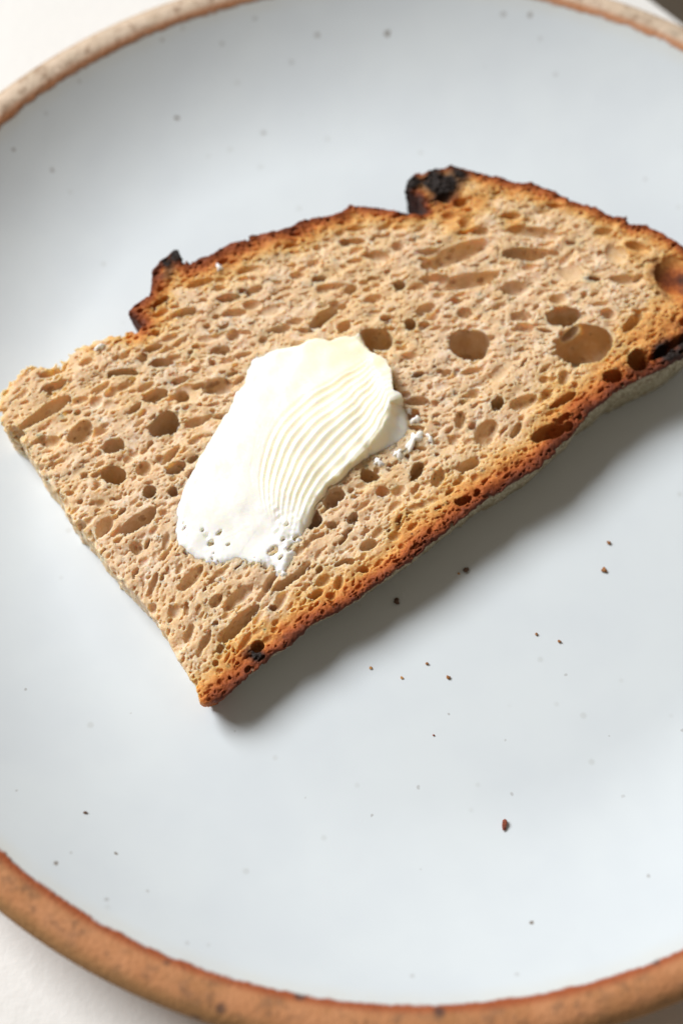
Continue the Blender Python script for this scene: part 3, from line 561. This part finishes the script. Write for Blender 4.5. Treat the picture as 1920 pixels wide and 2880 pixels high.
# small flecks of butter beside it
BITLAB = ['frayed white butter shred right of the large curl, longest of the shreds', 'pointed white butter fleck below the frayed shred', 'small pointed butter chip standing beside the curl edge',
          'little white butter smear just right of the curl corner', 'tiny butter dab furthest right of the curl', 'tiny butter dab above the right corner of the curl',
          'torn butter smear at the lower tip of the curl',
          'white butter dab under the dark top crust', 'white butter dab on the torn pale left edge']
def fleck(u, v, a, b, ang, seed):
    r = np.random.default_rng(seed); n, k = 30, 10
    th = np.linspace(0, 2 * np.pi, n, endpoint=False)
    rad = 1 + .30 * np.sin(2 * th + r.uniform(0, 6)) + .25 * np.sin(3 * th + r.uniform(0, 6)) + .20 * np.sin(5 * th + r.uniform(0, 6)) + .10 * np.sin(8 * th + r.uniform(0, 6))
    hgt = .42 * min(a, b) + .25
    Vv = [(0, 0, hgt)]; t = math.radians(ang)
    for q in range(1, k + 1):
        x = q / k; z = hgt * math.sqrt(max(0, 1 - x * x)) - .6 * x * x
        for t_, rr in zip(th, rad):
            px, py = a * rr * x * math.cos(t_), b * rr * x * math.sin(t_)
            Vv.append((px * math.cos(t) - py * math.sin(t), px * math.sin(t) + py * math.cos(t), z + .03 * min(a, b) * r.normal() * (q < k)))
    Fv = [(0, 1 + q, 1 + (q + 1) % n) for q in range(n)]
    for q in range(k - 1):
        for i in range(n):
            a0, a1, b0, b1 = 1 + q * n + i, 1 + q * n + (i + 1) % n, 1 + (q + 1) * n + i, 1 + (q + 1) * n + (i + 1) % n
            Fv += [(a0, b0, b1), (a0, b1, a1)]
    Vv = np.array(Vv)
    o = mesh_np('butter_fleck', to_world(Vv[:, 0] , Vv[:, 1], Vv[:, 2]) - to_world(np.array(0.), np.array(0.), np.array(0.)), np.array(Fv), BF, None, {'yellow': np.full(len(Vv), .05)})
    o.location = to_world(np.array(u), np.array(v), np.array(.40))
    return o
for q, (u, v, a, b, ang) in enumerate(BITS):
    tag(fleck(u, v, a * .8, b * .8, ang, 70 + q), BITLAB[q], 'butter', 'butter flecks on the bread')

# ---------------------------------------------------------------- crumbs on the plate
def crumb_material(name, c1, c2):
    g = NT(name); p = g.obj(); g.put(g.b.inputs['Base Color'], g.mix(g.mapr(g.noise(p, 2200, 3), .4, .65), c1, c2)); g.b.inputs['Roughness'].default_value = .7
    return g.mat
CM = [crumb_material('dark_crumb', srgb(92, 66, 48), srgb(66, 46, 34)), crumb_material('brown_crumb', srgb(150, 98, 48), srgb(104, 64, 34)),
      crumb_material('red_brown_crumb', srgb(150, 76, 48), srgb(98, 42, 28)), crumb_material('golden_crumb', srgb(190, 140, 80), srgb(150, 100, 54))]
CLAB = ['largest crumb, upright reddish brown flake low on the plate', 'dark brown crumb alone on the lower left of the plate', 'brown crumb on the right, lower of a pair in the bright area', 'dark brown crumb inside the shadow, right of its neighbour',
        'dark crumb inside the shadow close under the bread crust', 'small brown crumb on the right, upper of a pair', 'small brown crumb just beyond the shadow, right of three', 'tiny brown crumb just beyond the shadow, topmost of three',
        'tiny golden crumb just beyond the shadow, lower left of three', 'tiny golden crumb at the shadow edge', 'tiny brown crumb on the open plate to the right', 'tiny brown crumb just left of another in the open right of the plate',
        'tiny reddish crumb alone below the shadow', 'tiny golden crumb inside the shadow beside a dark crumb']
for q, (x, y, r, k) in enumerate(CRUMBS):
    rr = np.random.default_rng(200 + q)
    import bmesh
    bm = bmesh.new(); bmesh.ops.create_icosphere(bm, subdivisions=3, radius=1)
    sx, sy, sz = (.5, 1.05, .5) if q == 0 else (rr.uniform(.8, 1.15), rr.uniform(.75, 1.1), .65)
    fr = rr.normal(0, 1, (7, 3)) * 2.6; phs = rr.uniform(0, 6, 7)
    for v in bm.verts:
        d = 1 + .11 * sum(math.sin(v.co.dot(Vector(fr[i])) + phs[i]) for i in range(7)) 
        v.co = Vector((v.co.x * sx * d, v.co.y * sy * d, v.co.z * sz * d)) * (r * .85 * MM)
    zmin = min(v.co.z for v in bm.verts)
    for v in bm.verts: v.co.z -= zmin
    me = bpy.data.meshes.new('bread_crumb'); bm.to_mesh(me); bm.free(); me.materials.append(CM[int(k)])
    o = bpy.data.objects.new('bread_crumb', me); col.objects.link(o); o.location = (x * MM, y * MM, (FL + 16.5 * max(0, (math.hypot(x, y) - 79) / 41) ** 2.1) * MM)
    tag(o, CLAB[q], 'crumb', 'bread crumbs scattered on the plate')

# ---------------------------------------------------------------- dark board at the far right corner of the table
def board():
    g = NT('dark_wood'); p = g.obj(); g.put(g.b.inputs['Base Color'], g.mix(g.noise(p, 60, 4), srgb(60, 50, 36), srgb(84, 70, 50))); g.b.inputs['Roughness'].default_value = .6
    import bmesh
    bm = bmesh.new(); bmesh.ops.create_cube(bm, size=1)
    for v in bm.verts: v.co = Vector((v.co.x * .20, v.co.y * .14, (v.co.z + .5) * .014))
    bmesh.ops.bevel(bm, geom=[e for e in bm.edges if abs(e.verts[0].co.z - e.verts[1].co.z) > .005], offset=.02, segments=6, affect='EDGES')
    bmesh.ops.bevel(bm, geom=[e for e in bm.edges if abs(e.verts[0].co.z - e.verts[1].co.z) < .001 and e.verts[0].co.z > .01], offset=.003, segments=3, affect='EDGES')
    me = bpy.data.meshes.new('wooden_board'); bm.to_mesh(me); bm.free(); me.materials.append(g.mat)
    o = bpy.data.objects.new('wooden_board', me); col.objects.link(o); o.location = (.1245, .1825, 0.0); o.rotation_euler = (0, 0, math.radians(-48))
    tag(o, 'dark blurred board at the far right corner beyond the plate', 'board')
board()
